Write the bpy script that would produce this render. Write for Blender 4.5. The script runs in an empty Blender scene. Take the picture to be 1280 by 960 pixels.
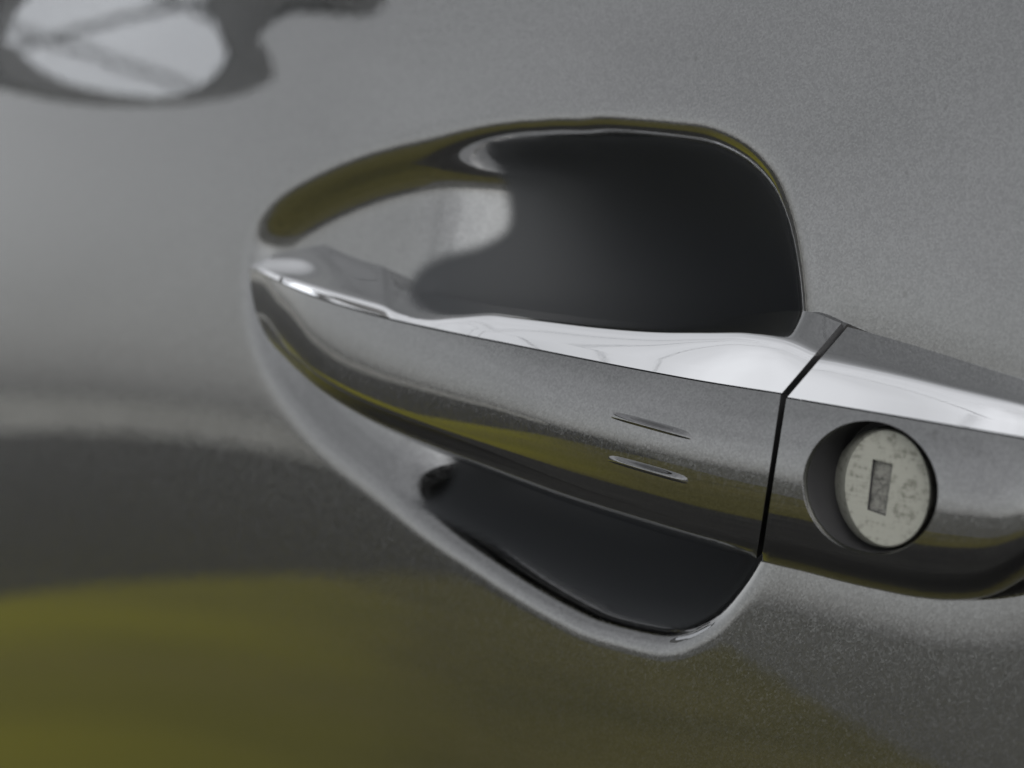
import bpy, math, random
import numpy as np
from mathutils import Vector
R = math.radians
scn = bpy.context.scene
COL = scn.collection

# ------------------------------------------------------------------ camera
YAW, PITCH, FPX = 44.0, 11.0, 2900.0
F = np.array([-math.sin(R(YAW))*math.cos(R(PITCH)), math.cos(R(YAW))*math.cos(R(PITCH)), -math.sin(R(PITCH))])
RT = np.array([math.cos(R(YAW)), math.sin(R(YAW)), 0.0])
UP = np.cross(RT, F)
def ray(px, py):
    d = F + RT*((px-640)/FPX) - UP*((py-480)/FPX)
    return d/np.linalg.norm(d)
CAM = -ray(1105, 610)*0.344
cd = bpy.data.cameras.new('camera'); cam = bpy.data.objects.new('camera', cd); COL.objects.link(cam)
cam.location = CAM
cam.rotation_euler = Vector(F).to_track_quat('-Z', 'Y').to_euler()
cd.sensor_width = 36.0; cd.lens = FPX/1280*36; cd.clip_start = 0.01; cd.clip_end = 9000
cd.dof.use_dof = True; cd.dof.focus_distance = 0.352; cd.dof.aperture_fstop = 17.0
scn.camera = cam

# ------------------------------------------------------------------ daylight
SUN_EL, SUN_AZ = 45.0, 125.0
w = bpy.data.worlds.new('World'); scn.world = w; w.use_nodes = True
nt = w.node_tree; nt.nodes.clear()
sky = nt.nodes.new('ShaderNodeTexSky'); sky.sky_type = 'NISHITA'; sky.sun_disc = False
sky.sun_elevation = R(SUN_EL); sky.sun_rotation = R(SUN_AZ); sky.dust_density = 2.0; sky.air_density = 1.0
hs = nt.nodes.new('ShaderNodeHueSaturation'); hs.inputs['Saturation'].default_value = 0.10
bg = nt.nodes.new('ShaderNodeBackground'); bg.inputs['Strength'].default_value = 0.12
wo = nt.nodes.new('ShaderNodeOutputWorld')
tcw = nt.nodes.new('ShaderNodeTexCoord'); cn = nt.nodes.new('ShaderNodeTexNoise'); cn.inputs['Scale'].default_value = 3.5; cn.inputs['Detail'].default_value = 5.0
cr = nt.nodes.new('ShaderNodeMapRange'); cr.inputs['From Min'].default_value = .35; cr.inputs['From Max'].default_value = .65; cr.inputs['To Min'].default_value = .86; cr.inputs['To Max'].default_value = 1.12
nt.links.new(tcw.outputs['Generated'], cn.inputs['Vector']); nt.links.new(cn.outputs[0], cr.inputs[0]); nt.links.new(cr.outputs[0], hs.inputs['Value'])
nt.links.new(sky.outputs[0], hs.inputs['Color']); nt.links.new(hs.outputs[0], bg.inputs[0]); nt.links.new(bg.outputs[0], wo.inputs[0])
sl = bpy.data.lights.new('sun', 'SUN'); sl.energy = 0.7; sl.angle = R(25); sl.color = (1, .96, .9)
so = bpy.data.objects.new('sun', sl); COL.objects.link(so)
# a Nishita rotation of a points the sun at (sin a, cos a)
sd = Vector((math.sin(R(SUN_AZ))*math.cos(R(SUN_EL)), math.cos(R(SUN_AZ))*math.cos(R(SUN_EL)), math.sin(R(SUN_EL))))
so.rotation_euler = sd.to_track_quat('Z', 'Y').to_euler()
so.location = (0, -2, 4)
vs = scn.view_settings
vs.view_transform = 'Standard'; vs.look = 'None'; vs.gamma = 1.0; vs.exposure = 1.34; vs.use_curve_mapping = False
scn.cycles.max_bounces = 12; scn.cycles.glossy_bounces = 8

# ------------------------------------------------------------------ door surface
A0, K, RX = R(10.0), 1.10, 7.0           # panel lean, its change per metre of height, bow along the car
TW = 2.0                                # the door leans in more towards the front
def ysurf(x, z):                        # y of the bare door sheet (y points into the car)
    return z*(math.tan(A0) + TW*np.maximum(0, -x-.11)**2) + 0.5*K*z*z + x*x/(2*RX)
def U(px, py, h):
    """point of the sight line through a photo position that stands h metres proud of the door sheet"""
    d = ray(px, py); lo, hi = 0.05, 1.2
    for _ in range(46):
        m = (lo+hi)/2; p = CAM + d*m
        if p[1] - (ysurf(p[0], p[2]) - h) < 0: lo = m
        else: hi = m
    return CAM + d*lo
def catmull(P, n, closed=False):
    P = np.asarray(P, float); N = len(P); out = []
    segs = N if closed else N-1
    for i in range(segs):
        if closed: p0, p1, p2, p3 = P[(i-1) % N], P[i], P[(i+1) % N], P[(i+2) % N]
        else:
            p1, p2 = P[i], P[i+1]
            p0 = P[i-1] if i > 0 else 2*p1-p2
            p3 = P[i+2] if i+2 < N else 2*p2-p1
        a, b, c = [max(np.linalg.norm(q-r_), 1e-6)**.5 for q, r_ in ((p1, p0), (p2, p1), (p3, p2))]
        for k in range(16):
            t = a + b*k/16; t0, t1, t2, t3 = 0, a, a+b, a+b+c
            A1 = (t1-t)/(t1-t0)*p0+(t-t0)/(t1-t0)*p1; A2 = (t2-t)/(t2-t1)*p1+(t-t1)/(t2-t1)*p2
            A3 = (t3-t)/(t3-t2)*p2+(t-t2)/(t3-t2)*p3
            B1 = (t2-t)/(t2-t0)*A1+(t-t0)/(t2-t0)*A2; B2 = (t3-t)/(t3-t1)*A2+(t-t1)/(t3-t1)*A3
            out.append((t2-t)/(t2-t1)*B1+(t-t1)/(t2-t1)*B2)
    out.append(P[0] if closed else P[-1])
    out = np.array(out)
    L = np.r_[0, np.cumsum(np.linalg.norm(np.diff(out, axis=0), axis=1))]
    u = np.linspace(0, L[-1], n+1 if closed else n)
    r_ = np.stack([np.interp(u, L, out[:, k]) for k in range(out.shape[1])], 1)
    return r_[:-1] if closed else r_
def ip(s, xs, ys):
    """smooth monotone interpolation"""
    xs, ys = np.asarray(xs, float), np.asarray(ys, float)
    h = np.diff(xs); dl = np.diff(ys)/h; m = np.zeros(len(xs)); m[0], m[-1] = dl[0], dl[-1]
    for i in range(1, len(xs)-1):
        if dl[i-1]*dl[i] > 0:
            w1, w2 = 2*h[i]+h[i-1], h[i]+2*h[i-1]; m[i] = (w1+w2)/(w1/dl[i-1]+w2/dl[i])
    s = min(max(s, xs[0]), xs[-1]); i = min(int(np.searchsorted(xs, s, 'right'))-1, len(xs)-2)
    t = (s-xs[i])/h[i]
    return float((2*t**3-3*t*t+1)*ys[i]+(t**3-2*t*t+t)*h[i]*m[i]+(-2*t**3+3*t*t)*ys[i+1]+(t**3-t*t)*h[i]*m[i+1])
def sm(x): x = np.clip(x, 0, 1); return x*x*x*(x*(x*6-15)+10)

# ------------------------------------------------------------------ materials
def nodes(name):
    m = bpy.data.materials.new(name); m.use_nodes = True
    t = m.node_tree; return m, t, t.nodes['Principled BSDF']
def N(t, kind, **kw):
    n = t.nodes.new(kind)
    for k, v in kw.items():
        if k in n.inputs: n.inputs[k].default_value = v
        else: setattr(n, k, v)
    return n
def paint(name='grey_metallic_paint', crough=.02, cior=2.05, lum=.78):
    m, t, b = nodes(name)
    b.inputs['Metallic'].default_value = 1.0
    b.inputs['Roughness'].default_value = 0.20
    b.inputs['Coat Weight'].default_value = 1.0
    b.inputs['Coat Roughness'].default_value = crough
    b.inputs['Coat IOR'].default_value = cior
    tc = N(t, 'ShaderNodeTexCoord')
    v = N(t, 'ShaderNodeTexVoronoi', Scale=3600.0); t.links.new(tc.outputs['Object'], v.inputs['Vector'])
    sub = N(t, 'ShaderNodeVectorMath', operation='SUBTRACT'); sub.inputs[1].default_value = (.5, .5, .5)
    t.links.new(v.outputs['Color'], sub.inputs[0])
    sc = N(t, 'ShaderNodeVectorMath', operation='SCALE', Scale=0.11); t.links.new(sub.outputs[0], sc.inputs[0])
    g = N(t, 'ShaderNodeNewGeometry')
    add = N(t, 'ShaderNodeVectorMath', operation='ADD'); t.links.new(g.outputs['Normal'], add.inputs[0]); t.links.new(sc.outputs[0], add.inputs[1])
    nm = N(t, 'ShaderNodeVectorMath', operation='NORMALIZE'); t.links.new(add.outputs[0], nm.inputs[0])
    t.links.new(nm.outputs[0], b.inputs['Normal'])
    # flakes vary a little in brightness
    bw = N(t, 'ShaderNodeSeparateColor'); t.links.new(v.outputs['Color'], bw.inputs[0])
    mx = N(t, 'ShaderNodeMix', data_type='RGBA'); mx.inputs[6].default_value = (.036*lum, .037*lum, .036*lum, 1); mx.inputs[7].default_value = (.095*lum, .096*lum, .094*lum, 1)
    t.links.new(bw.outputs[0], mx.inputs[0])
    # sparse chips and dirt specks
    ns = N(t, 'ShaderNodeTexNoise', Scale=430.0, Detail=2.0); t.links.new(tc.outputs['Object'], ns.inputs['Vector'])
    rp = N(t, 'ShaderNodeValToRGB'); rp.color_ramp.elements[0].position = .745; rp.color_ramp.elements[1].position = .77
    t.links.new(ns.outputs[0], rp.inputs[0])
    m2 = N(t, 'ShaderNodeMix', data_type='RGBA'); m2.inputs[7].default_value = (.02, .02, .018, 1)
    t.links.new(rp.outputs[0], m2.inputs[0]); t.links.new(mx.outputs[2], m2.inputs[6])
    t.links.new(m2.outputs[2], b.inputs['Base Color'])
    # very slight orange peel in the lacquer
    nz = N(t, 'ShaderNodeTexNoise', Scale=350.0, Detail=1.0); t.links.new(tc.outputs['Object'], nz.inputs['Vector'])
    bp = N(t, 'ShaderNodeBump', Strength=.010, Distance=.0004); t.links.new(nz.outputs[0], bp.inputs['Height'])
    t.links.new(bp.outputs[0], b.inputs['Coat Normal'])
    return m
PAINT = paint()
def recess_reflection():
    """body paint, with the dark reflection in the deep bowl painted in as charcoal"""
    m = paint('recess_painted_reflection'); t = m.node_tree; b = t.nodes['Principled BSDF']
    at_ = N(t, 'ShaderNodeAttribute', attribute_name='dark_reflection')
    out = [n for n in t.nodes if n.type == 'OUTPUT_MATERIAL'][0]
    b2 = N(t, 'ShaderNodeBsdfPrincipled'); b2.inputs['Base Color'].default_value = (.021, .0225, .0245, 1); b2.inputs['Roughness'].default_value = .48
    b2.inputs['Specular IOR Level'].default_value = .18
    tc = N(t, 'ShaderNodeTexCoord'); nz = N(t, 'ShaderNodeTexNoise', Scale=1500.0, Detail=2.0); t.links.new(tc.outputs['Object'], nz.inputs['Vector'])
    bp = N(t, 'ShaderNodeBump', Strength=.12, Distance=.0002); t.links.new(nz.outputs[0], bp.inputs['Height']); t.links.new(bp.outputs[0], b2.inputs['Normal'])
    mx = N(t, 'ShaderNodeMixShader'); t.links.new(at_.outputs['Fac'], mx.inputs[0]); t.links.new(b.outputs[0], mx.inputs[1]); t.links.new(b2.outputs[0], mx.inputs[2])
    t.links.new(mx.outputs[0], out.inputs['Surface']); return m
PAINT_IN = recess_reflection()
def chrome():
    m, t, b = nodes('chrome')
    b.inputs['Metallic'].default_value = 1; b.inputs['Base Color'].default_value = (.80, .80, .80, 1)
    b.inputs['Roughness'].default_value = .035
    tc = N(t, 'ShaderNodeTexCoord')
    nz = N(t, 'ShaderNodeTexNoise', Scale=900.0, Detail=3.0); t.links.new(tc.outputs['Object'], nz.inputs['Vector'])
    rp = N(t, 'ShaderNodeMapRange'); rp.inputs['From Min'].default_value = .45; rp.inputs['From Max'].default_value = .85
    rp.inputs['To Min'].default_value = .03; rp.inputs['To Max'].default_value = .10
    t.links.new(nz.outputs[0], rp.inputs[0]); t.links.new(rp.outputs[0], b.inputs['Roughness'])
    return m
CHROME = chrome()
def plain(name, col, rough=.5, metal=0.0, **kw):
    m, t, b = nodes(name)
    b.inputs['Base Color'].default_value = (*col, 1); b.inputs['Roughness'].default_value = rough; b.inputs['Metallic'].default_value = metal
    for k, v in kw.items(): b.inputs[k].default_value = v
    return m
def mottled(name, c1, c2, scale, rough=.8, detail=6.0, metal=0.0, bump=0.0, dist=.01):
    m, t, b = nodes(name)
    tc = N(t, 'ShaderNodeTexCoord')
    nz = N(t, 'ShaderNodeTexNoise', Scale=scale, Detail=detail, Roughness=.65); t.links.new(tc.outputs['Object'], nz.inputs['Vector'])
    rp = N(t, 'ShaderNodeValToRGB'); e = rp.color_ramp.elements
    e[0].position = .35; e[0].color = (*c1, 1); e[1].position = .65; e[1].color = (*c2, 1)
    t.links.new(nz.outputs[0], rp.inputs[0]); t.links.new(rp.outputs[0], b.inputs['Base Color'])
    b.inputs['Roughness'].default_value = rough; b.inputs['Metallic'].default_value = metal
    if bump:
        bp = N(t, 'ShaderNodeBump', Strength=bump, Distance=dist); t.links.new(nz.outputs[0], bp.inputs['Height']); t.links.new(bp.outputs[0], b.inputs['Normal'])
    return m
BLACK = plain('flat_black', (.012, .012, .013), .5)
MIRROR = plain('mirror_silver', (.62, .64, .67), .01, 1.0)
RUBBER = plain('dark_housing', (.03, .031, .033), .5)
def lock_metal(name, base, dirt, amt):
    m, t, b = nodes(name)
    tc = N(t, 'ShaderNodeTexCoord')
    n1 = N(t, 'ShaderNodeTexNoise', Scale=700.0, Detail=8.0, Roughness=.75); t.links.new(tc.outputs['Object'], n1.inputs['Vector'])
    n2 = N(t, 'ShaderNodeTexNoise', Scale=90.0, Detail=3.0); t.links.new(tc.outputs['Object'], n2.inputs['Vector'])
    mp = N(t, 'ShaderNodeMapping'); mp.inputs['Scale'].default_value = (120, 120, 2600); mp.inputs['Rotation'].default_value = (0, .12, 0)
    t.links.new(tc.outputs['Object'], mp.inputs[0])
    n3 = N(t, 'ShaderNodeTexNoise', Scale=1.0, Detail=4.0, Roughness=.7); t.links.new(mp.outputs[0], n3.inputs['Vector'])
    ad = N(t, 'ShaderNodeMath', operation='MULTIPLY_ADD'); ad.inputs[1].default_value = .25
    t.links.new(n2.outputs[0], ad.inputs[0]); t.links.new(n1.outputs[0], ad.inputs[2])
    a2 = N(t, 'ShaderNodeMath', operation='MULTIPLY_ADD'); a2.inputs[1].default_value = .42
    t.links.new(n3.outputs[0], a2.inputs[0]); t.links.new(ad.outputs[0], a2.inputs[2])
    rp = N(t, 'ShaderNodeValToRGB'); e = rp.color_ramp.elements
    e[0].position = amt; e[0].color = (*base, 1); e[1].position = amt+.42; e[1].color = (*dirt, 1)
    t.links.new(a2.outputs[0], rp.inputs[0]); t.links.new(rp.outputs[0], b.inputs['Base Color'])
    b.inputs['Metallic'].default_value = .35; b.inputs['Roughness'].default_value = .5
    bp = N(t, 'ShaderNodeBump', Strength=.25, Distance=.0002); t.links.new(n3.outputs[0], bp.inputs['Height']); t.links.new(bp.outputs[0], b.inputs['Normal'])
    return m
ZINC = lock_metal('worn_zinc', (.20, .203, .18), (.10, .10, .085), .85)
SHUT = lock_metal('scratched_steel', (.12, .12, .11), (.012, .012, .011), .80)

# ------------------------------------------------------------------ mesh helpers
def link(name, verts, faces, mat, parent=None, smooth=True, normals=None, mats=None, mi=None):
    me = bpy.data.meshes.new(name)
    me.from_pydata([tuple(map(float, v)) for v in verts], [], [tuple(map(int, f)) for f in faces])
    for m in (mats or [mat]): me.materials.append(m)
    if mi is not None: me.polygons.foreach_set('material_index', mi)
    me.polygons.foreach_set('use_smooth', [smooth]*len(me.polygons))
    if normals is not None: me.normals_split_custom_set_from_vertices([tuple(map(float, n)) for n in normals])
    me.update()
    o = bpy.data.objects.new(name, me); COL.objects.link(o)
    if parent: o.parent = parent
    return o
def thing(o, label, cat, group=None):
    o['label'] = label; o['category'] = cat
    if group: o['group'] = group
def fix_normals(o):
    import bmesh
    bm = bmesh.new(); bm.from_mesh(o.data); bmesh.ops.recalc_face_normals(bm, faces=bm.faces); bm.to_mesh(o.data); bm.free()
def sharp(o, deg=35):
    o.data.set_sharp_from_angle(angle=R(deg))
def grid_faces(n, m, wrap=False):
    f = []
    for i in range(n-1):
        for j in range(m if wrap else m-1):
            k = (j+1) % m
            f.append((i*m+j, i*m+k, (i+1)*m+k, (i+1)*m+j))
    return f
def tube(name, sections, mat, parent, cap=True, deg=40, shade_ends=False, strip=False):
    """closed sections (n, m, 3) skinned into one body with flat ends"""
    S = np.asarray(sections); n, m, _ = S.shape
    V = list(S.reshape(-1, 3)); Fc = grid_faces(n, m, True)
    if cap:
        for i in (0, n-1):
            if strip: Fc += [(i*m+j, i*m+j+1, i*m+m-2-j, i*m+m-1-j) for j in range(m//2-1)]; continue
            c = len(V); V.append(S[i].mean(0))
            Fc += [(i*m+j, i*m+(j+1) % m, c) for j in range(m)]
    nb = n*m - m
    o = link(name, V, Fc, mat, parent, mats=[mat, BLACK] if shade_ends else None, mi=[0]*nb+[1]*(len(Fc)-nb) if shade_ends else None)  # end faces blackened to stand in for the shade in the gap
    fix_normals(o); sharp(o, deg)
    return o

car = bpy.data.objects.new('car', None); COL.objects.link(car); car.empty_display_size = .1
thing(car, 'grey metallic car seen close up at its chrome trimmed door handle and key lock', 'car')

# ------------------------------------------------------------------ door panel with finger recess
cup_px = [(313, 340), (319, 295), (342, 262), (388, 232), (450, 205), (520, 186), (600, 175), (690, 169), (780, 168), (850, 172), (898, 183),
          (935, 203), (963, 237), (980, 280), (989, 335), (992, 400), (988, 480), (981, 560), (968, 630), (944, 688), (914, 740), (888, 768), (846, 791), (800, 788),
          (742, 770), (683, 740), (604, 691), (525, 643), (456, 592), (406, 550), (365, 502), (333, 448), (316, 395)]
cup_xz = catmull([U(x, y, 0)[[0, 2]] for x, y in cup_px], 260, closed=True)
pad_px = [(985, 470), (1010, 430), (1050, 398), (1080, 405), (1160, 432), (1280, 472), (1360, 500), (1400, 560), (1395, 640), (1340, 705), (1290, 728), (1240, 748),
          (1180, 752), (1100, 739), (1000, 714), (955, 704), (960, 640), (970, 560)]
pad_xz = catmull([U(x, y, 0)[[0, 2]] for x, y in pad_px], 160, closed=True)
def sdist(P, C):
    """signed distance of points to a closed outline, negative inside"""
    D = np.full(len(P), 1e9); ins = np.zeros(len(P), bool)
    for i in range(len(C)):
        a, b = C[i], C[(i+1) % len(C)]
        ab = b-a; t = np.clip(((P-a)@ab)/(ab@ab), 0, 1)
        D = np.minimum(D, np.hypot(*(P-a-t[:, None]*ab).T))
        c = ((a[1] > P[:, 1]) != (b[1] > P[:, 1]))
        with np.errstate(divide='ignore', invalid='ignore'):
            ins ^= c & (P[:, 0] < (b[0]-a[0])*(P[:, 1]-a[1])/(b[1]-a[1])+a[0])
    return np.where(ins, -D, D)
XL, XR = cup_xz[:, 0].min(), cup_xz[:, 0].max()
def bowl():
    """soap-film bowl over the cup outline, 0 at the rim and 1 at the deepest point"""
    st = .0008
    ax = np.arange(XL-.012, XR+.012, st); az = np.arange(cup_xz[:, 1].min()-.012, cup_xz[:, 1].max()+.012, st)
    gx_, gz_ = np.meshgrid(ax, az, indexing='ij')
    d = sdist(np.stack([gx_.ravel(), gz_.ravel()], 1), cup_xz).reshape(gx_.shape)
    inn = d < 0
    ph = np.maximum(0, -d)*.03
    par = (np.add.outer(np.arange(len(ax)), np.arange(len(az))) % 2).astype(bool)
    for it in range(900):
        for c in (par, ~par):
            nb = np.zeros_like(ph); nb[1:-1, 1:-1] = (ph[2:, 1:-1]+ph[:-2, 1:-1]+ph[1:-1, 2:]+ph[1:-1, :-2]+st*st)/4
            k = inn & c; ph[k] += 1.94*(nb[k]-ph[k])
    ph /= ph.max()
    u = np.clip((gx_-XL)/(XR-XL), 0, 1)
    wl = 1-sm((u-.36)/.30); flat_ = sm(np.clip(-d/.0095, 0, 1)*.5+.5)*2-1
    dep = (.0032+.0308*sm((u-.30)/.42))*(1-(1-wl)*.36*np.tanh((gz_-.008)/.03))*(wl*flat_*(d < 0)+(1-wl)*(1-(1-ph)**1.5))
    g = np.exp(-.5*(np.arange(-7, 8)/2.1)**2); g /= g.sum()          # rounds the rim
    for a in (0, 1): dep = np.apply_along_axis(lambda r_: np.convolve(r_, g, 'same'), a, dep)
    return ax, az, dep
BX, BZ, BD = bowl()
def cubic(F0, x, z):
    """bicubic sample of the bowl"""
    st = BX[1]-BX[0]; fx = (x-BX[0])/st; fz = (z-BZ[0])/st
    ok = (fx > 2) & (fx < len(BX)-3) & (fz > 2) & (fz < len(BZ)-3)
    i, k = np.where(ok, fx, 2).astype(int), np.where(ok, fz, 2).astype(int); tx, tz = np.where(ok, fx-i, 0), np.where(ok, fz-k, 0)
    W = lambda t: (((-t+3)*t-3)*t+1, (3*t-6)*t*t+4, ((-3*t+3)*t+3)*t+1, t**3)
    wx, wz = W(tx), W(tz); r_ = 0
    for a in range(4):
        for b in range(4): r_ = r_+wx[a]*wz[b]*F0[i+a-1, k+b-1]/36
    return np.where(ok, r_, 0)
def recess(x, z, want=False):
    """depth of the sheet (into the car) from pressing the finger cup and the dish round the lock cover"""
    P = np.stack([x, z], 1)
    d = sdist(P, cup_xz); q = sdist(P, pad_xz)
    cup = cubic(BD, x, z)
    dish = .00036*np.clip(1-q/.0155, 0, 1.25)**2.5
    dish *= 1-sm(-d/.006)
    return (cup+dish, d) if want else cup+dish
def axis(a, b, lo, hi, fine, far):
    core = np.arange(lo, hi, fine); out = [core]
    st, p = fine, lo; L = []
    while p > a: st = min(st*1.25, far); p -= st; L.append(p)
    st, p = fine, core[-1]; Rr = []
    while p < b: st = min(st*1.25, far); p += st; Rr.append(p)
    return np.r_[L[::-1], core, Rr]
zmin, zmax = cup_xz[:, 1].min(), cup_xz[:, 1].max()
gx = axis(-.78, .33, XL-.012, .075, .0006, .012)
gz = axis(-.42, .135, min(zmin, pad_xz[:, 1].min())-.016, zmax+.012, .0006, .012)
X, Z = np.meshgrid(gx, gz, indexing='ij')
dep, dcup = recess(X.ravel(), Z.ravel(), True)
Yp = ysurf(X, Z) + dep.reshape(X.shape)
hx = np.gradient(Yp, gx, axis=0); hz = np.gradient(Yp, gz, axis=1)
NRM = np.stack([hx, -np.ones_like(hx), hz], -1); NRM /= np.linalg.norm(NRM, axis=-1, keepdims=True)
V = np.stack([X, Yp, Z], -1).reshape(-1, 3); NV = NRM.reshape(-1, 3)
n, m = X.shape
idx = np.arange(n*m).reshape(n, m)
quads = np.stack([idx[:-1, :-1], idx[1:, :-1], idx[1:, 1:], idx[:-1, 1:]], -1).reshape(-1, 4)
inside = (dcup[quads] < .0035).all(1)
def sub(q):
    used, inv = np.unique(q, return_inverse=True)
    return V[used], inv.reshape(q.shape), NV[used]
v_, f_, n_ = sub(quads[~inside]); door = link('door_panel', v_, f_, PAINT, car, normals=n_)
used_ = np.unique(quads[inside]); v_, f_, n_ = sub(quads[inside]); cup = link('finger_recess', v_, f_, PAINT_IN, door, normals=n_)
dark_reflection_px = [(604, 174), (620, 205), (635, 250), (633, 285), (604, 305), (548, 322), (515, 350), (520, 470), (560, 560), (566, 598), (548, 621), (515, 627), (488, 622), (470, 650), (470, 720), (480, 900), (800, 950), (1150, 900), (1250, 500), (1150, 100), (800, 60), (640, 90)]  # outline of the dark reflection painted into the bowl
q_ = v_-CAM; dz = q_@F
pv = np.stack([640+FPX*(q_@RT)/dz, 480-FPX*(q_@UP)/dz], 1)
ms = sdist(pv, catmull(dark_reflection_px, 300, closed=True))
cup.data.attributes.new('dark_reflection', 'FLOAT', 'POINT').data.foreach_set('value', (sm(.5-ms/26.0)*sm((-dcup[used_]+.0002)/.0011)).astype(np.float32))

# ------------------------------------------------------------------ the pull handle
def curve(P, n=400): return catmull(P, n)
def at(C, s):
    f = np.clip(s, 0, 1)*(len(C)-1); i = min(int(f), len(C)-2); return C[i]+(C[i+1]-C[i])*(f-i)
gA = curve([(313, 333), (342, 350), (400, 374), (480, 398), (560, 416), (640, 432), (720, 448), (800, 463.5), (880, 478), (976, 493)])
gB = curve([(345, 437), (368, 460), (400, 488), (450, 520), (500, 545), (550, 567), (600, 587), (700, 626), (800, 659), (880, 683), (945, 699)])
gT = curve([(318, 331), (345, 318), (385, 309), (430, 304), (462, 305), (481, 311), (490, 324), (499, 340), (515, 354), (544, 366), (600, 378.5), (690, 391.5), (760, 399.5), (830, 403), (890, 399), (950, 392), (1008, 389), (1052, 404)])
# stations of the top line matched to the stations of the front line
def mapT(s): return ip(s, [0, .05, .1, .17, .23, .265, .285, .32, .40, .5, .6, .7, .8, .9, 1.0], sT)
def arc_of(C, k):  # fraction of arc length at control x positions
    return k
tt = np.linspace(0, 1, len(gT))
def frac_near(C, p): return float(np.argmin(np.hypot(*(C-np.array(p)).T)))/(len(C)-1)
sT = [frac_near(gT, p) for p in ((318, 331), (345, 318), (385, 309), (430, 304), (466, 306), (484, 314), (496, 335), (515, 354), (575, 374), (650, 386), (730, 396), (810, 402.5), (890, 399), (975, 390), (1052, 404))]
def hA(s): return ip(s, [0, .05, .11, .2, .35, .55, .8, 1], [.0058, .0086, .0106, .0119, .0132, .0145, .0152, .0150])
NS, NT = 150, 64
def grip_px(s, t):
    a, b = at(gA, s), at(gB, s)
    p = a+(b-a)*t
    p = p + np.array([-9, 5])*((1-s)**10)*4*t*(1-t)
    return p
def grip_h(s, t):
    a = hA(s); k = ip(s, [0, .15, .4, 1], [.25, .45, .85, 1])
    h = a + (ip(s, [0, .12, .35, .6, 1], [.0002, .0001, -.0003, -.0007, -.0009]))*t + ip(s, [0, .2, .4, .6, 1], [.0003, .0006, .0013, .0022, .0024])*4*t*(1-t)
    t0 = .76
    if t > t0: h -= .0085*k*(1-math.sqrt(max(0, 1-((t-t0)/(1-t0))**2)))
    return h
def grip_pt(s, t, lift=0.0):
    p = grip_px(s, t); return U(p[0], p[1], grip_h(s, t)+lift)
def dn(p, y=0, z=0): return p+np.array([0, y, z])
secs = []
ts = 1-(1-np.linspace(0, 1, NT))**1.35
for i in range(NS):
    s = i/(NS-1); k = ip(s, [0, .1, .3, 1], [.12, .4, .9, 1])
    row = [grip_pt(s, t) for t in ts]
    a, b = row[0], row[-1]
    top_in = [dn(a, .0006*k+.0002, .0), dn(a, .004*k, -.0008*k)]
    bot_in = [dn(b, .0020*k, .0009*k), dn(b, .0045*k, .0030*k), dn(b, .006*k, .007*k)]
    secs.append(row + bot_in + top_in[::-1])
handle = tube('door_handle', secs, PAINT, car, deg=50, shade_ends=True)

def chrome_strip(name, A, Tf, hA_, drop, sN, parent, lip, facet, neck=lambda s: 0.0):
    out = []
    for i in range(sN):
        s = i/(sN-1)
        a = at(A, s); t_ = Tf(s); row = []
        e = (t_-a); L = np.hypot(*e); e = e/L
        lp = lip(s)
        fr = np.r_[2.2/L if L > 30 else .06, np.linspace(lp/L, 1, 34)]
        fr = np.clip(fr, 0, 1)
        h0 = hA_(s); D = drop(s)
        for k, q in enumerate(fr):
            b_, f_ = facet(s); e_ = .07*min(1, b_/.3)
            x_ = q-b_; ramp = .5*(x_+math.sqrt(x_*x_+e_*e_)); r0 = .5*(-b_+math.sqrt(b_*b_+e_*e_)); r1 = .5*((1-b_)+math.sqrt((1-b_)**2+e_*e_))
            cv = 1+.05*ip(s, [0, .05, .25, .45, 1], [0, 1, 1, 0, 0])
            h = h0 + .00035 - D*(f_*q+(1-f_)*((ramp-r0)/(r1-r0))**cv)
            h -= neck(s)*.00042*math.sin(2*math.pi*(q-b_)*1.15)*float(sm(np.array((q-b_)/.2)))*(q > b_)
            if k == 0: h = h0 + .00030
            p = a + e*L*q
            row.append(U(p[0], p[1], h))
        row = np.array(row)
        nr = len(row); inn = [dn(p, .0006+.0016*math.sin(math.pi*(k+.5)/nr)**.5, -.0012*min(1, k/8)) for k, p in enumerate(row)][::-1]
        out.append(list(row)+inn)
    return tube(name, out, CHROME, parent, deg=30, shade_ends=True, strip=True)
def gTf(s): return at(gT, mapT(s))
def gdrop(s): return ip(s, [0, .05, .12, .24, .29, .34, .42, .6, .8, 1], [.001, .0065, .0135, .024, .0235, .019, .0125, .0105, .0115, .0150])
grip_trim = chrome_strip('chrome_trim', gA, gTf, hA, gdrop, 240, handle, lambda s: ip(s, [0, .3, 1], [7, 9, 24]),
    lambda s: (ip(s, [0, .25, .33, .40, .47, .7, .85, .93, 1], [.16, .16, .2, .5, .80, .86, .76, .64, .58]),
               ip(s, [0, .25, .33, .40, .47, .7, 1], [.085, .085, .09, .16, .28, .30, .22])),
    neck=lambda s: ip(s, [0, .03, .10, .22, .30, 1], [0, .15, 1, 1, 0, 0]))

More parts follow.
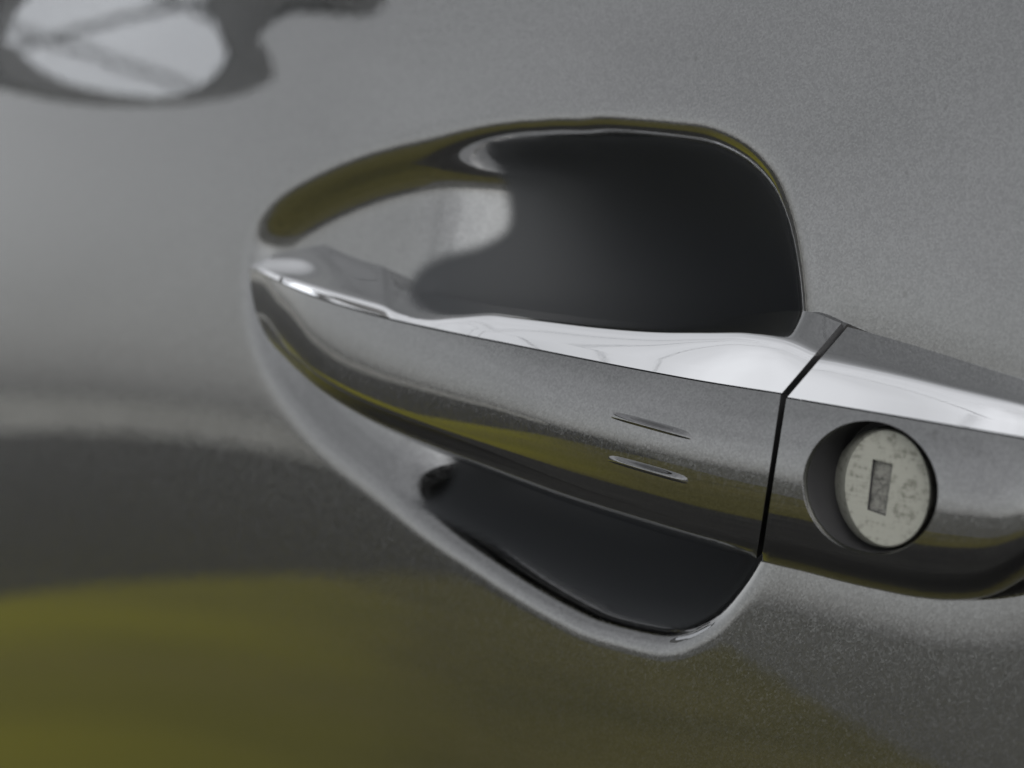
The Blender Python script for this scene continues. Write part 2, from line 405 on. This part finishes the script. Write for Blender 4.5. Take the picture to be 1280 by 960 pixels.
# raised ridges on the grip
def ridge(p0, p1, width, height):
    # find grip parameters of the two ends
    S = np.linspace(.5, 1, 220); Tt = np.linspace(.1, .9, 200)
    G = np.array([[grip_px(s, t) for t in Tt] for s in S])
    def inv(p):
        k = np.argmin(np.hypot(G[..., 0]-p[0], G[..., 1]-p[1])); return S[k//len(Tt)], Tt[k % len(Tt)]
    (s0, t0), (s1, t1) = inv(p0), inv(p1)
    n_, m_ = 48, 25; Vv = []
    for i in range(n_):
        u = i/(n_-1); env = math.sin(math.pi*u)**1.2
        for j in range(m_):
            v = j/(m_-1)*2-1
            s, t = s0+(s1-s0)*u, t0+(t1-t0)*u + v*width
            prof = sm((v+1)/1.45)*(1 if v < .45 else 1-sm((v-.45)/.42))
            Vv.append(grip_pt(s, t, -.00005+height*env*float(prof)))
    o = link('grip_ridge', Vv, grid_faces(n_, m_), PAINT, handle); fix_normals(o); return o
ridge((762, 517), (866, 545), .038, .0012)
ridge((758, 571), (862, 601), .038, .0012)

# ------------------------------------------------------------------ the lock cover (fixed end of the handle)
cA = curve([(983, 498), (1060, 511), (1160, 528), (1280, 548.5), (1350, 560), (1400, 568)])
cB = curve([(951, 703), (1000, 714), (1050, 727), (1100, 738.5), (1150, 748), (1190, 751), (1235, 747), (1275, 729), (1310, 704), (1345, 668), (1380, 625)])
cT = curve([(1060, 408), (1110, 422), (1160, 437), (1220, 456), (1280, 475), (1350, 500), (1398, 522)])
def chh(s): return ip(s, [0, .3, .55, .8, 1], [.0150, .0149, .0146, .0130, .0050])
def cov_px(s, t): a, b = at(cA, s), at(cB, s); return a+(b-a)*t
def cov_h(s, t):
    a = chh(s); h = a - .0008*t + .0020*4*t*(1-t)
    t0 = .66
    if t > t0: h -= (a-.0006)*(1-math.sqrt(max(0, 1-((t-t0)/(1-t0))**2.2)))
    return h
def cov_pt(s, t, lift=0): p = cov_px(s, t); return U(p[0], p[1], cov_h(s, t)+lift)
# dense sheet, then a polar mesh round the lock opening
Sg = np.linspace(0, 1, 300); Tg = np.linspace(0, 1, 160)
Gp = np.array([[cov_px(s, t) for t in Tg] for s in Sg])
def cov_inv(p):
    k = np.argmin(np.hypot(Gp[..., 0]-p[0], Gp[..., 1]-p[1])); s, t = Sg[k//160], Tg[k % 160]
    for _ in range(6):
        e = 1e-4; q = cov_px(s, t); J = np.stack([(cov_px(s+e, t)-q)/e, (cov_px(s, t+e)-q)/e], 1)
        ds = np.linalg.solve(J, np.array(p)-q); s = min(max(s+ds[0], 0), .9998); t = min(max(t+ds[1], 0), .9998)
    return s, t
NA = 240
hole_px = [(1088+84.5*math.cos(2*math.pi*k/NA) + 5*math.sin(2*math.pi*k/NA), 610+84*math.sin(2*math.pi*k/NA)) for k in range(NA)]
hole_st = np.array([cov_inv(p) for p in hole_px])
cst = np.array(cov_inv((1088, 610)))
bound = []
for s, t in hole_st:
    d = np.array([s, t])-cst; k = []
    if abs(d[0]) > 1e-9: k += [((1 if d[0] > 0 else 0)-cst[0])/d[0]]
    if abs(d[1]) > 1e-9: k += [((1 if d[1] > 0 else 0)-cst[1])/d[1]]
    bound.append(cst+d*min(k))
bound = np.array(bound)
for c in ((0, 0), (0, 1), (1, 0), (1, 1)):      # snap the nearest ray to each corner
    bound[np.argmin(np.hypot(*(bound-np.array(c)).T))] = c
rings = []
def hole_wall(k):
    p = cov_pt(*hole_st[k]); return p
ctr = np.mean([hole_wall(k) for k in range(NA)], 0)
for dep_, sc in ((.0095, .96), (.006, .968), (.002, .976), (.0008, .980), (.0003, .990), (.00008, .996), (.00002, .999)):
    rings.append([ctr+(hole_wall(k)-ctr)*sc + np.array([0, dep_, 0]) for k in range(NA)])
NR = 54
for j in range(NR):
    f = ((j)/(NR-1)); f = f**1.25
    rings.append([cov_pt(*(hole_st[k]+(bound[k]-hole_st[k])*f), lift=-.00025*(1-f)**60*0) for k in range(NA)])
last = rings[-1]
rings.append([p+np.array([0, .0005, 0])+(ctr-p)*.008 for p in last])
rings.append([np.array([p[0], max(p[1]+.006, ysurf(p[0], p[2])+.001), p[2]])+(ctr-p)*.02 for p in last])
Vc = np.array(rings).reshape(-1, 3)
cover = link('lock_cover', Vc, grid_faces(len(rings), NA, True), PAINT, car, mats=[PAINT, BLACK], mi=[1]*(3*NA)+[0]*((len(rings)-4)*NA)); fix_normals(cover); sharp(cover, 45)
cover_trim = chrome_strip('chrome_trim', cA, lambda s: at(cT, s), chh, lambda s: ip(s, [0, .7, 1], [.0160, .0150, .006]), 140, cover, lambda s: ip(s, [0, .6, 1], [22, 18, 10]), lambda s: (ip(s, [0, 1], [.55, .66]), .22))

# dark floor of the lock opening
fl = [ctr+(hole_wall(k)-ctr)*.99+np.array([0, .0085, 0]) for k in range(0, NA, 4)]
link('lock_well', [ctr+np.array([0, .0085, 0])]+fl, [(0, 1+k, 1+(k+1) % len(fl)) for k in range(len(fl))], BLACK, cover, smooth=False)

# ------------------------------------------------------------------ lock cylinder with key slot
hF = .0135
def ell(cx, cy, rx, ry, sk, h, n_=96, dy=0):
    return [dn(U(cx+rx*math.cos(2*math.pi*k/n_)+sk*math.sin(2*math.pi*k/n_), cy+ry*math.sin(2*math.pi*k/n_), h), dy) for k in range(n_)]
slot_px = [(1091, 574), (1116, 580), (1107, 645), (1084, 637)]
slot = []
for k in range(4):
    a, b = np.array(slot_px[k], float), np.array(slot_px[(k+1) % 4], float)
    for j in range(24): slot.append(a+(b-a)*j/24)
slot = np.array(slot)
ang0 = math.atan2(574-609, 1091-1108)
def fell(f): return [np.array((1109+54*math.cos(ang0+2*math.pi*k/96)*f+2*math.sin(ang0+2*math.pi*k/96)*f, 610.5+73.5*math.sin(ang0+2*math.pi*k/96)*f)) for k in range(96)]
R_ = []
body = [np.array((1106+64.5*math.cos(ang0+2*math.pi*k/96)+2*math.sin(ang0+2*math.pi*k/96), 610+76*math.sin(ang0+2*math.pi*k/96))) for k in range(96)]
R_.append([dn(U(*p, hF-.0045), .007) for p in body])
R_.append([U(*p, hF-.0048) for p in body])
R_.append([U(*(p*.9+q*.1), hF-.0042) for p, q in zip(body, fell(1))])
R_.append([U(*p, hF-.00025) for p in fell(1.0)])
R_.append([U(*p, hF) for p in fell(.975)])
for g in (.75, .5, .25): R_.append([U(*(p*g+q*(1-g)), hF) for p, q in zip(fell(.975), slot)])
R_.append([U(*q, hF) for q in slot])
R_.append([dn(U(*q, hF), .0018) for q in slot])
cyl = link('lock_cylinder', np.array(R_).reshape(-1, 3), grid_faces(len(R_), 96, True), ZINC, car, mats=[ZINC, BLACK], mi=[0]*(96*(len(R_)-2))+[1]*96); fix_normals(cyl); sharp(cyl, 28)
sc_ = [dn(U(*q, hF), .0006) for q in slot]; c0 = np.mean(sc_, 0)
link('key_slot', [c0]+sc_, [(0, 1+k, 1+(k+1) % 96) for k in range(96)], SHUT, cyl, smooth=False)

# ------------------------------------------------------------------ wing mirror, ahead of the handle (seen in the lacquer)
def mirror_ray(px, py):
    p = U(px, py, 0); x, z = p[0], p[2]
    e_ = max(0, -x-.11); nn = np.array([x/RX-2*TW*e_*z, -1, math.tan(A0)+TW*e_*e_+K*z]); nn /= np.linalg.norm(nn)
    d = ray(px, py); r_ = d-2*(d@nn)*nn
    return p, r_
MX = -.50
def on_plane(px, py, x0=MX):
    p, r_ = mirror_ray(px, py); t = (x0-p[0])/r_[0]; return p+r_*t
def yz(P): return [on_plane(*p)[1:] for p in P]
hous = catmull(yz([(0, 96), (60, 117), (130, 129), (190, 132), (260, 127), (318, 114), (345, 97), (336, 68), (314, 30), (330, 13), (395, 2)]) +
               [(-.275, .205), (-.262, .250), (-.20, .272), (-.12, .262), (-.075, .22), (-.07, .16), (-.085, .118)], 120, closed=True)
glas = catmull(yz([(0, 38), (22, 62), (62, 92), (130, 115), (190, 123), (250, 118), (284, 106), (293, 88), (283, 45), (266, 0)]) +
               [(-.19, .235), (-.15, .246), (-.105, .238), (-.088, .19), (-.092, .14)], 120, closed=True)
mroot = bpy.data.objects.new('side_mirror', None); COL.objects.link(mroot); mroot.parent = car
hc = hous.mean(0)
secs = []
def cut_at(x, P, k): return [np.array([x, *(hc+(p-hc)*k)]) for p in P]
for x, k in ((MX-.085, .30), (MX-.078, .55), (MX-.062, .78), (MX-.040, .93), (MX-.015, 1.0), (MX-.003, 1.0), (MX, .985)): secs.append(cut_at(x, hous, k))
secs.append([np.array([MX-.001, *p]) for p in glas])
secs.append([np.array([MX-.006, *p]) for p in glas])
tube('mirror_housing', secs, RUBBER, mroot, deg=40)
gc = glas.mean(0); pr = [np.array([MX-.003, *p]) for p in glas]
link('mirror_glass', [np.array([MX-.003, *gc])]+pr, [(0, 1+(k+1) % 120, 1+k) for k in range(120)], MIRROR, mroot, smooth=False)
ft = [[np.array([MX-.035+.022*math.cos(a), y_, z_+.018*math.sin(a)]) for a in np.linspace(0, 2*math.pi, 24, endpoint=False)] for y_, z_ in ((-.10, .155), (-.06, .150), (-.02, .143), (.03, .138))]
tube('mirror_foot', ft, RUBBER, mroot)

# ------------------------------------------------------------------ ground and surroundings
def lawn_mat():
    m = mottled('dry_grass', (.085, .080, .018), (.15, .132, .032), 1.1, rough=.9)
    t = m.node_tree; b = t.nodes['Principled BSDF']; src = b.inputs['Base Color'].links[0].from_socket
    tc = N(t, 'ShaderNodeTexCoord'); sp = N(t, 'ShaderNodeSeparateXYZ'); t.links.new(tc.outputs['Object'], sp.inputs[0])
    nz = N(t, 'ShaderNodeTexNoise', Scale=.9, Detail=3.0); t.links.new(tc.outputs['Object'], nz.inputs['Vector'])
    ad = N(t, 'ShaderNodeMath', operation='MULTIPLY_ADD'); ad.inputs[1].default_value = 2.2
    lx = N(t, 'ShaderNodeMath', operation='MULTIPLY_ADD'); lx.inputs[1].default_value = -.9; t.links.new(sp.outputs['X'], lx.inputs[0]); t.links.new(sp.outputs['Y'], lx.inputs[2])
    t.links.new(nz.outputs[0], ad.inputs[0]); t.links.new(lx.outputs[0], ad.inputs[2])
    mr = N(t, 'ShaderNodeMapRange'); mr.inputs['From Min'].default_value = .75; mr.inputs['From Max'].default_value = 2.5
    t.links.new(ad.outputs[0], mr.inputs[0])
    mx = N(t, 'ShaderNodeMix', data_type='RGBA'); mx.inputs[7].default_value = (.27, .25, .008, 1)
    t.links.new(mr.outputs[0], mx.inputs[0]); t.links.new(src, mx.inputs[6]); t.links.new(mx.outputs[2], b.inputs['Base Color'])
    return m
def sheet(name, x0, x1, y0, y1, z, mat, kind='structure'):
    o = link(name, [(x0, y0, z), (x1, y0, z), (x1, y1, z), (x0, y1, z)], [(0, 1, 2, 3)], mat, smooth=False); o['kind'] = kind; return o
def poly(name, pts, z, mat):
    o = link(name, [(x, y, z) for x, y in pts], [tuple(range(len(pts)))], mat, smooth=False); o['kind'] = 'structure'; return o
poly('ground', [(-4000, -4000), (4000, -4000), (4000, 4000), (-4000, 4000)], -.9, mottled('concrete', (.115, .115, .105), (.16, .16, .145), 3.0))
poly('road', [(-300, -300), (-9.5, -11.4), (-4.9, -2.4), (-4.7, 30), (-300, 30)], -.896, mottled('asphalt', (.024, .024, .024), (.045, .045, .042), 6.0))
poly('lawn', [(-4.8, 2), (-5.0, -2.2), (-5.63, -3.82), (-5.83, -4.16), (-6.09, -4.62), (-6.48, -5.25), (-7.09, -6.17), (-7.93, -7.47), (-8.76, -8.97), (-9.35, -10.39), (-9.4, -11.2),
              (-9.0, -11.3), (-7.35, -9.66), (-5.11, -7.35), (-3.47, -5.9), (-1.5, -4.9), (1, -4.3), (4, -4), (4, -1.7), (-.8, -1.7), (-2, -1.0), (-4.4, -1.0), (-4.4, 2)], -.892, lawn_mat())
poly('parking_bay', [(-4.3, 3), (-4.3, -1.15), (-2.0, -1.15), (-.9, -1.8), (4.5, -1.8), (4.5, 3)], -.888, bpy.data.materials['asphalt'])

# ------------------------------------------------------------------ frame behind the viewer, seen in the mirror and the chrome
def box(name, a, b, wd, ht, mat, parent):
    a, b = np.array(a, float), np.array(b, float); d = b-a; d /= np.linalg.norm(d)
    u = np.cross(d, (0, 0, 1)); u = u/np.linalg.norm(u) if np.linalg.norm(u) > .1 else np.array([1., 0, 0]); v = np.cross(u, d)
    Q = [p+u*sx*wd/2+v*sz*ht/2 for p in (a, b) for sx, sz in ((-1, -1), (1, -1), (1, 1), (-1, 1))]
    return link(name, Q, [(0, 1, 2, 3), (7, 6, 5, 4), (0, 4, 5, 1), (1, 5, 6, 2), (2, 6, 7, 3), (3, 7, 4, 0)], mat, parent, smooth=False)
GREY = plain('painted_steel', (.30, .305, .31), .5)
pg = bpy.data.objects.new('pergola', None); COL.objects.link(pg); pg.location = (0, 0, 0)
thing(pg, 'grey steel pergola frame standing on the paving, mirrored in the wing mirror glass', 'pergola')
for x in (3.4, 8.4):
    for y in (-3.0, -7.0): box('post', (x, y, -.9), (x, y, 1.6), .1, .1, GREY, pg)
for y in (-3.0, -7.0): box('beam', (3.2, y, 1.66), (8.6, y, 1.66), .03, .03, GREY, pg)
for k in range(5): x = 3.4+k*5/4; box('rafter', (x, -2.7, 1.74), (x, -7.3, 1.74), .03, .03, GREY, pg)

# the rest of the car's lower body behind the door sheet
bd = []
prof_ = [(.028, -.40), (.05, -.66), (.12, -.74), (1.5, -.74), (1.62, -.6), (1.66, .0), (1.62, .12), (1.45, .20), (1.30, .52), (.40, .55), (.22, .45), (.075, .148), (.045, .132)]
body_ = [[np.array([x, y_, z_]) for y_, z_ in prof_] for x in (-1.5, -.9, 0, .9, 1.6)]
for sec in (body_[0], body_[-1]):
    for p in sec: p[1] = .1+(p[1]-.1)*.96+.03; p[2] = -.3+(p[2]+.3)*(.55 if p[2] > .13 else .95)
tube('car_body', body_, PAINT, car, deg=30)

for y_, z_, wh in ((-1.55, 4.3, 'nearest the car of the three'), (-2.1, 4.2, 'the middle one of three'), (-3.1, 4.4, 'farthest from the car of the three')):  # unseen strands, added only to draw fine lines in the chrome
    cb = [[np.array([x, y_+.009*math.cos(a), z_+.0016*x*x-.06+.009*math.sin(a)]) for a in np.linspace(0, 2*math.pi, 8, endpoint=False)] for x in np.linspace(-24, 24, 25)]
    o = tube('added_reflection_line', cb, BLACK, None); thing(o, 'thin black line added overhead to streak the chrome reflection, '+wh, 'added_line', 'lines added above the car for the chrome reflection')

wl_ = bpy.data.objects.new('boundary_wall', None); COL.objects.link(wl_); wl_.location = (0, 0, 0)
thing(wl_, 'long pale low wall on the horizon beyond the dark road', 'wall')
box('wall_face', (-46, -40, -.30), (-46, 12, -.30), .2, 1.2, mottled('pale_render', (.42, .42, .40), (.6, .6, .57), 1.2), wl_)
box('coping', (-46, -40.1, .34), (-46, 12.1, .34), .3, .08, bpy.data.materials['pale_render'], wl_)
